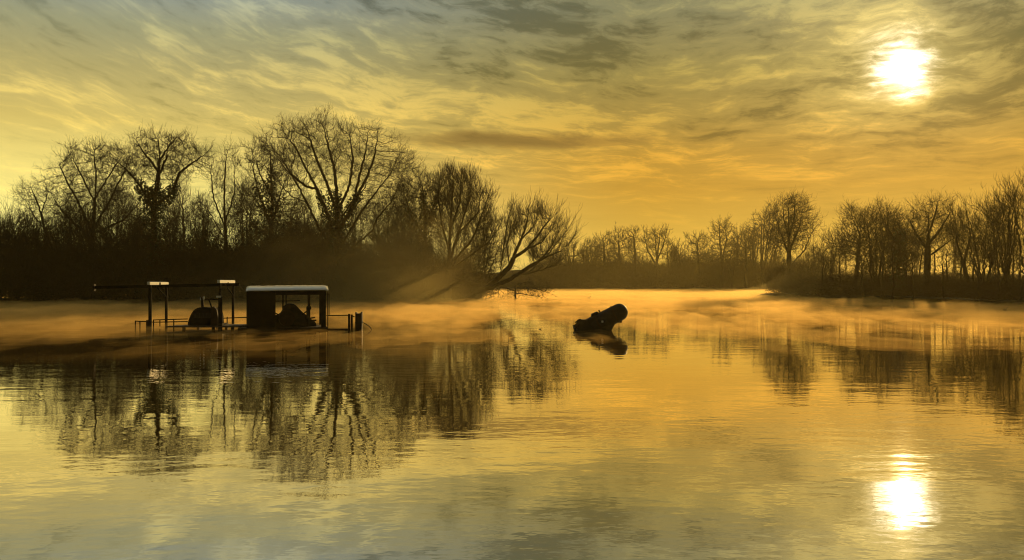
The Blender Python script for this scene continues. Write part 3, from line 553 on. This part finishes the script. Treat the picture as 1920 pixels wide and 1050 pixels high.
MB().tube([along(.395, r * .9), along(.40, r * 1.32)], .035).build('lifting_lug', M['iron'], sf)
kx = [q(1152, 596, d0), q(1166.5, 593, d0), q(1167, 598, d0), q(1165, 605.3, d0), q(1158, 604.5, d0), q(1151, 600, d0)]
MB().prism([(p[0], p[2]) for p in kx], d0 - .1, d0 + .12).build('keel_fin', M['rust'], sf, .006)
kx = [q(1080, 622, d0), q(1083, 602, d0), q(1086, 598.5, d0), q(1098, 599.5, d0), q(1112, 593, d0), q(1138, 598, d0), q(1152, 606.5, d0), q(1149, 612, d0), q(1144, 622, d0)]
MB().prism([(p[0], p[2]) for p in kx], d0 - .28, d0 + .28).build('skid_frame', M['iron'], sf, .03)
mb = MB()
for (a, b) in (((1084, 606), (1076, 611)), ((1085, 602), (1078, 604.5)), ((1088, 600), (1082.5, 600.5)), ((1083, 612), (1074, 610.5)), ((1086, 611), (1078, 617)), ((1089, 607), (1081, 608.5))): mb.tube([q(*a, d0 - .2), q(*b, d0 - .3)], [.06, .02], 6)
mb.build('broken_pipe_stub', M['rust'], sf)
mb = MB()
mb.tube([q(1129.5, 603, d0 - .40), q(1129.5, 603, d0 - .36)], .05, 12); mb.build('drain_cap', M['white'], sf)

# ------------------------------------------------------------------ water birds: specks far out
def bird(px, py, size, label):
    global parent_org
    d = shore_d(py); x = wx(px, d); parent_org = (x, d, 0); o = empty('duck', parent_org); tag(o, label, 'bird', 'ducks on the lake')
    s = size
    MB().tube([(x - .26 * s, d, .10 * s), (x - .2 * s, d, .08 * s), (x - .05 * s, d, .07 * s), (x + .1 * s, d, .07 * s), (x + .2 * s, d, .1 * s), (x + .24 * s, d, .2 * s), (x + .25 * s, d, .27 * s), (x + .30 * s, d, .29 * s), (x + .36 * s, d, .275 * s), (x + .41 * s, d, .265 * s)],
              [.01 * s, .05 * s, .11 * s, .115 * s, .08 * s, .045 * s, .05 * s, .055 * s, .03 * s, .012 * s], 10).build('body', M['feather'], o, 0, True)
bird(1104, 558.5, .8, 'small dark duck afloat between the sunken float and the leaning willow')
bird(1012.5, 617.5, .2, 'tiny dark duck afloat on the still water left of the sunken float')
bird(1884, 581, .6, 'small dark duck afloat near the right bank below the tall stems')

# ------------------------------------------------------------------ mist and haze
def vol_mat(name, dens, col, g, absorb=None):
    m, nt, out = newmat(name); v = N(nt, 'VolumePrincipled', i_Density=dens, i_Anisotropy=g); v.inputs['Color'].default_value = (*col, 1)
    nt.links.new(v.outputs[0], out.inputs['Volume']); return m
from mathutils import noise as mn
def mist_sheet():
    ys = [21.0]
    while ys[-1] < 284: ys.append(ys[-1] * 1.011 + .03)
    nu = 420; V = []; ny = len(ys)
    for y in ys:
        for i in range(nu):
            u = -1 + 2 * i / (nu - 1); x = u * y * .72
            n1 = mn.noise((x * .16, y * .12, 1.3)); n2 = mn.noise((x * .55, y * .28, 4.1)); n3 = mn.noise((x * 1.5, y * .8, 7.7))
            h = .05 + (.15 * min(1, max(0, (.0 - x / y) / .12)) + .10 * min(1, max(0, (x / y - .22) / .15))) * min(1, max(0, (66 - y) / 20)) + .28 * n1 + .24 * n2 + .20 * n3 + .10 * mn.noise((x * 3.1, y * 1.9, 3.3)) + .16 * mn.noise((x * .7, y * .05, 9.3)) + .13 * mn.noise((x * 2.0, y * .45, 5.3)) + .02
            h += .16 * min(1, max(0, (y - 36) / 26)) + .15 * min(1, max(0, (y - 100) / 150))
            h *= min(1, (y - 20.5) / 22) * min(1, (286 - y) / 8); e = min(1, (1 - abs(u)) / .04)
            V.append((x, y, max(.016, h * e)))
    nb = len(V); V += [(x, y, .012) for x, y, z in V]; Q = []
    for k in range(ny - 1):
        for i in range(nu - 1):
            a = k * nu + i; Q.append((a, a + 1, a + nu + 1, a + nu)); Q.append((nb + a, nb + a + nu, nb + a + nu + 1, nb + a + 1))
    for k in range(ny - 1):
        for a in (k * nu, k * nu + nu - 1): Q.append((a, a + nu, nb + a + nu, nb + a))
    for i in range(nu - 1):
        for a in (i, (ny - 1) * nu + i): Q.append((a, nb + a, nb + a + 1, a + 1))
    o = link('mist', mesh_np('mist', V, Q, False), vol_mat('mist', MIST, (1, .66, .23), .4)); tag(o, kind='stuff'); return o
def mist_bank(px, py, d, rx, ry, rz, dens, seed):
    import bmesh
    bm = bmesh.new(); bmesh.ops.create_icosphere(bm, subdivisions=5, radius=1)
    for v in bm.verts:
        n = v.co.normalized(); k = 1 + .26 * mn.noise(n * 1.6 + Vector((seed, 0, 0))) + .09 * mn.noise(n * 5 + Vector((0, seed, 0)))
        v.co = Vector((n.x * rx * k, n.y * ry * k, max(n.z * rz * k, .0)))
    me = bpy.data.meshes.new('mist_bank'); bm.to_mesh(me); bm.free()
    o = link('mist', me, vol_mat('mist_bank', dens, (1, .80, .34), .45)); o.location = (wx(px, d), d, .03); tag(o, kind='stuff'); return o
MIST = .06
mist_sheet()
for k, (px, d, rx, ry, rz, dn) in enumerate(((755, 86, 9.5, 7, 9.5, .030), (665, 84, 14, 6, 9, .018), (745, 87, 7, 5, 4, .028), (560, 83, 16, 5, 5, .012))):
    for q_ in (1., .82, .64, .46): mist_bank(px, 560, d, rx * q_, ry * q_, rz * q_, dn / 3.2, 1.7 + k * 3.1 + q_ * .6)
mist_bank(1800, 560, 116, 30, 14, 8., .010, 2.4)
mist_bank(1650, 560, 130, 10, 10, 7., .008, 5.1)
mist_bank(1690, 560, 118, 12, 8, 5., .008, 9.1)
mist_bank(1210, 545, 262, 34, 14, 9, .001, 12.3)
mb = MB().box((-699, -59, -3.3), (699, 699, 30))
hz = mb.build('haze', vol_mat('haze', .00022, (1, .82, .34), .5)); tag(hz, kind='stuff')

# ------------------------------------------------------------------ sky
AZ, EL = R(23.75), R(12.45)
SUN = Vector((math.sin(AZ) * math.cos(EL), math.cos(AZ) * math.cos(EL), math.sin(EL)))
def lin(c): return tuple(((v / 255 + .055) / 1.055) ** 2.4 if v > 10 else v / 255 / 12.92 for v in c)
W = bpy.data.worlds.new('World'); S.world = W; W.use_nodes = True
nt = W.node_tree; nt.nodes.clear(); L = nt.links.new
def mth(op, a, b=None, c=None, clamp=False):
    n = N(nt, 'Math', operation=op); n.use_clamp = clamp
    for i, v in enumerate((a, b, c)):
        if v is None: continue
        if isinstance(v, (int, float)): n.inputs[i].default_value = v
        else: L(v, n.inputs[i])
    return n.outputs[0]
def mrange(v, a, b, c=0., d=1., smooth=True):
    n = N(nt, 'MapRange', i_From_Min=a, i_From_Max=b, i_To_Min=c, i_To_Max=d); n.interpolation_type = 'SMOOTHSTEP' if smooth else 'LINEAR'; L(v, n.inputs['Value']); return n.outputs[0]
def mixc(f, a, b, mode='MIX'):
    n = N(nt, 'Mix'); n.data_type = 'RGBA'; n.blend_type = mode
    for s, v in ((n.inputs[0], f), (n.inputs[6], a), (n.inputs[7], b)):
        if isinstance(v, (int, float)): s.default_value = v
        elif isinstance(v, tuple): s.default_value = (*v[:3], 1)
        else: L(v, s)
    return n.outputs[2]
def scalec(c, f):
    n = N(nt, 'VectorMath', operation='SCALE'); L(c, n.inputs[0])
    if isinstance(f, (int, float)): n.inputs['Scale'].default_value = f
    else: L(f, n.inputs['Scale'])
    return n.outputs[0]
tc = N(nt, 'TexCoord'); nv = N(nt, 'VectorMath', operation='NORMALIZE'); L(tc.outputs['Generated'], nv.inputs[0]); DIR = nv.outputs[0]
sp = N(nt, 'SeparateXYZ'); L(DIR, sp.inputs[0]); X, Y, Z = sp.outputs
Zp = mth('MAXIMUM', Z, 0.)
def ramp(stops):
    n = N(nt, 'ValToRGB'); L(Zp, n.inputs[0]); cr = n.color_ramp
    while len(cr.elements) < len(stops): cr.elements.new(.5)
    for e, (p, c) in zip(cr.elements, stops): e.position = p; e.color = (*lin(c), 1)
    return n.outputs[0]
left = ramp([(0, (255, 250, 158)), (.06, (255, 242, 144)), (.115, (248, 226, 128)), (.165, (216, 192, 106)), (.22, (178, 166, 108)), (.26, (156, 156, 120)), (.295, (143, 152, 142)), (.5, (122, 132, 132)), (1, (108, 112, 110))])
right = ramp([(0, (222, 182, 74)), (.06, (200, 157, 56)), (.105, (190, 141, 42)), (.14, (176, 133, 44)), (.18, (158, 131, 58)), (.23, (140, 127, 68)), (.295, (124, 125, 92)), (.36, (142, 138, 96)), (.5, (122, 124, 104)), (1, (108, 110, 104))])
AZI = mth('ARCTAN2', X, Y)
base = mixc(mrange(AZI, R(-22), R(10)), left, right)
# cirrus: streaks sag towards the middle of the view, finer and flatter near the horizon
DAZ = mth('SUBTRACT', AZI, R(4)); curve = mth('MULTIPLY', mth('MULTIPLY', mth('MULTIPLY', DAZ, DAZ), .16), mrange(Z, .0, .3, 0., 1., False))
ELV = mth('MULTIPLY', mth('DIVIDE', mth('SUBTRACT', Zp, mth('MINIMUM', curve, .25)), mth('ADD', Zp, .35)), .68)
pv0 = N(nt, 'CombineXYZ'); L(AZI, pv0.inputs[0]); L(ELV, pv0.inputs[1])
wnz = N(nt, 'TexNoise', i_Scale=9., i_Detail=3.); L(pv0.outputs[0], wnz.inputs['Vector'])
wsub = N(nt, 'VectorMath', operation='SUBTRACT'); L(wnz.outputs['Color'], wsub.inputs[0]); wsub.inputs[1].default_value = (.5, .5, .5)
wmul = N(nt, 'VectorMath', operation='MULTIPLY'); L(wsub.outputs[0], wmul.inputs[0]); wmul.inputs[1].default_value = (.08, .022, 0)
pv = N(nt, 'VectorMath', operation='ADD'); L(pv0.outputs[0], pv.inputs[0]); L(wmul.outputs[0], pv.inputs[1])
def wn(sx, sy, rot, det, rough, dist, off=0.):
    mp = N(nt, 'Mapping'); mp.inputs['Rotation'].default_value = (0, 0, R(rot)); mp2 = N(nt, 'Mapping'); mp2.inputs['Scale'].default_value = (sx, sy, 1); mp2.inputs['Location'].default_value = (off, off * .7, 0)
    L(pv.outputs[0], mp.inputs[0]); L(mp.outputs[0], mp2.inputs[0])
    n = N(nt, 'TexNoise', i_Scale=1., i_Detail=det, i_Roughness=rough, i_Distortion=dist); L(mp2.outputs[0], n.inputs['Vector']); return n.outputs['Fac']
big = wn(3.0, 11., 3, 5, .55, .2, 3.1)
mid_ = wn(6., 30., 3, 8, .62, .25, 7.7)
fib = wn(18., 110., 4, 8, .66, .3, 1.9)
cl = mth('ADD', mth('ADD', mth('MULTIPLY', mrange(big, .3, .7, -1, 1), .42), mth('MULTIPLY', mrange(mid_, .3, .7, -1, 1), .42)), mth('MULTIPLY', mrange(fib, .3, .7, -1, 1), .36))
band = mth('MULTIPLY', mrange(Z, .05, .18), mrange(AZI, R(-34), R(0), .55, 1.))
cl = mth('MULTIPLY', cl, mth('ADD', mth('MULTIPLY', band, .92), .2))
cdark = mixc(mrange(cl, 0, -.75), base, mixc(1., base, (.50, .53, .52), 'MULTIPLY'))
lite = mixc(1., base, (1.7, 1.58, 1.3), 'MULTIPLY')
sky = mixc(mrange(cl, 0, .8), cdark, lite)
sky = scalec(sky, mrange(Y, -.35, .45, .28, 1.))          # the side away from the dawn is dimmer
# low lens-shaped cloud bank
u = mth('DIVIDE', mth('SUBTRACT', AZI, R(.8)), R(7.5)); v = mth('DIVIDE', mth('SUBTRACT', Z, .158), .0085)
wob = mth('MULTIPLY', mth('SUBTRACT', mid_, .5), 3.2)
lens = mth('SUBTRACT', 1., mth('ADD', mth('MULTIPLY', u, u), mth('POWER', mth('ABSOLUTE', mth('ADD', v, wob)), 2.)))
sky = mixc(mth('MULTIPLY', mrange(lens, -.8, 1.), .72), sky, lin((112, 84, 38)))
# sun behind thin cloud
dp = N(nt, 'VectorMath', operation='DOT_PRODUCT'); L(DIR, dp.inputs[0]); dp.inputs[1].default_value = SUN
ang = mth('MULTIPLY', mth('ARCCOSINE', mth('MINIMUM', dp.outputs['Value'], 1.)), 57.2958)
dax = mth('MULTIPLY', mth('SUBTRACT', AZI, AZ + R(.15)), 57.2958 * math.cos(EL) * .95); dey = mth('MULTIPLY', mth('SUBTRACT', Z, math.sin(EL + R(.35))), 57.2958 / math.cos(EL) * 1.38)
front = mrange(dp.outputs['Value'], .3, .6)
ang2 = mth('ADD', mth('SQRT', mth('ADD', mth('MULTIPLY', dax, dax), mth('MULTIPLY', dey, dey))), mth('MULTIPLY', mth('SUBTRACT', 1., front), 90.))
angd = mth('MAXIMUM', mth('SUBTRACT', ang2, mth('MULTIPLY', cl, 1.5)), 0.)
glow2 = mth('MULTIPLY', mth('POWER', 2.718, mth('MULTIPLY', angd, -.55)), 1.5)
glow3 = mth('MULTIPLY', mth('POWER', 2.718, mth('MULTIPLY', angd, -.13)), mth('MULTIPLY', mth('ADD', cl, .8), .15))
angc = mth('DIVIDE', angd, 1.22); core = mth('MULTIPLY', mth('POWER', 2.718, mth('MULTIPLY', mth('MULTIPLY', angc, angc), -1.)), 9.)
def addc(a, col, f):
    n = N(nt, 'VectorMath', operation='SCALE'); n.inputs[0].default_value = col; L(f, n.inputs['Scale'])
    m = N(nt, 'VectorMath', operation='ADD'); L(a, m.inputs[0]); L(n.outputs[0], m.inputs[1]); return m.outputs[0]
sky = addc(sky, (1., .74, .22), glow2); sky = addc(sky, (1., .62, .14), glow3); sky = addc(sky, (1., .95, .8), core)
ns = N(nt, 'TexSky'); ns.sky_type = 'NISHITA'; ns.sun_disc = False; ns.sun_elevation = EL; ns.sun_rotation = AZ; ns.dust_density = 4.
bg1 = N(nt, 'Background'); L(sky, bg1.inputs[0]); bg1.inputs[1].default_value = 1.
bg2 = N(nt, 'Background'); L(ns.outputs[0], bg2.inputs[0]); bg2.inputs[1].default_value = .0006
ad = N(nt, 'AddShader'); L(bg1.outputs[0], ad.inputs[0]); L(bg2.outputs[0], ad.inputs[1])
wo = N(nt, 'OutputWorld'); L(ad.outputs[0], wo.inputs['Surface'])
W.cycles.sampling_method = 'MANUAL'; W.cycles.sample_map_resolution = 2048

sl = bpy.data.lights.new('sun', 'SUN'); sl.energy = 4.0; sl.angle = R(.6); sl.color = (1, .67, .25)
so = bpy.data.objects.new('sun', sl); so.rotation_euler = (-SUN).to_track_quat('-Z', 'Y').to_euler(); so.location = (60, 120, 60); COL.objects.link(so)

# ------------------------------------------------------------------ camera and render
cd = bpy.data.cameras.new('camera'); cd.lens = 36 * F / 1920; cd.sensor_width = 36; cd.clip_end = 5000; cd.clip_start = .05
co = bpy.data.objects.new('camera', cd); co.location = (0, 0, CH); co.rotation_euler = (R(90) + math.atan((HY - 525) / F), 0, 0); COL.objects.link(co); S.camera = co
S.view_settings.view_transform = 'Standard'; S.view_settings.look = 'None'; S.view_settings.exposure = 0; S.view_settings.gamma = 1
S.render.engine = 'CYCLES'; c = S.cycles; c.filter_width = 1.1
c.use_denoising = True; c.max_bounces = 6; c.diffuse_bounces = 2; c.glossy_bounces = 3; c.transmission_bounces = 2; c.volume_bounces = 1; c.transparent_max_bounces = 24
c.caustics_reflective = False; c.caustics_refractive = False; c.sample_clamp_indirect = 4.
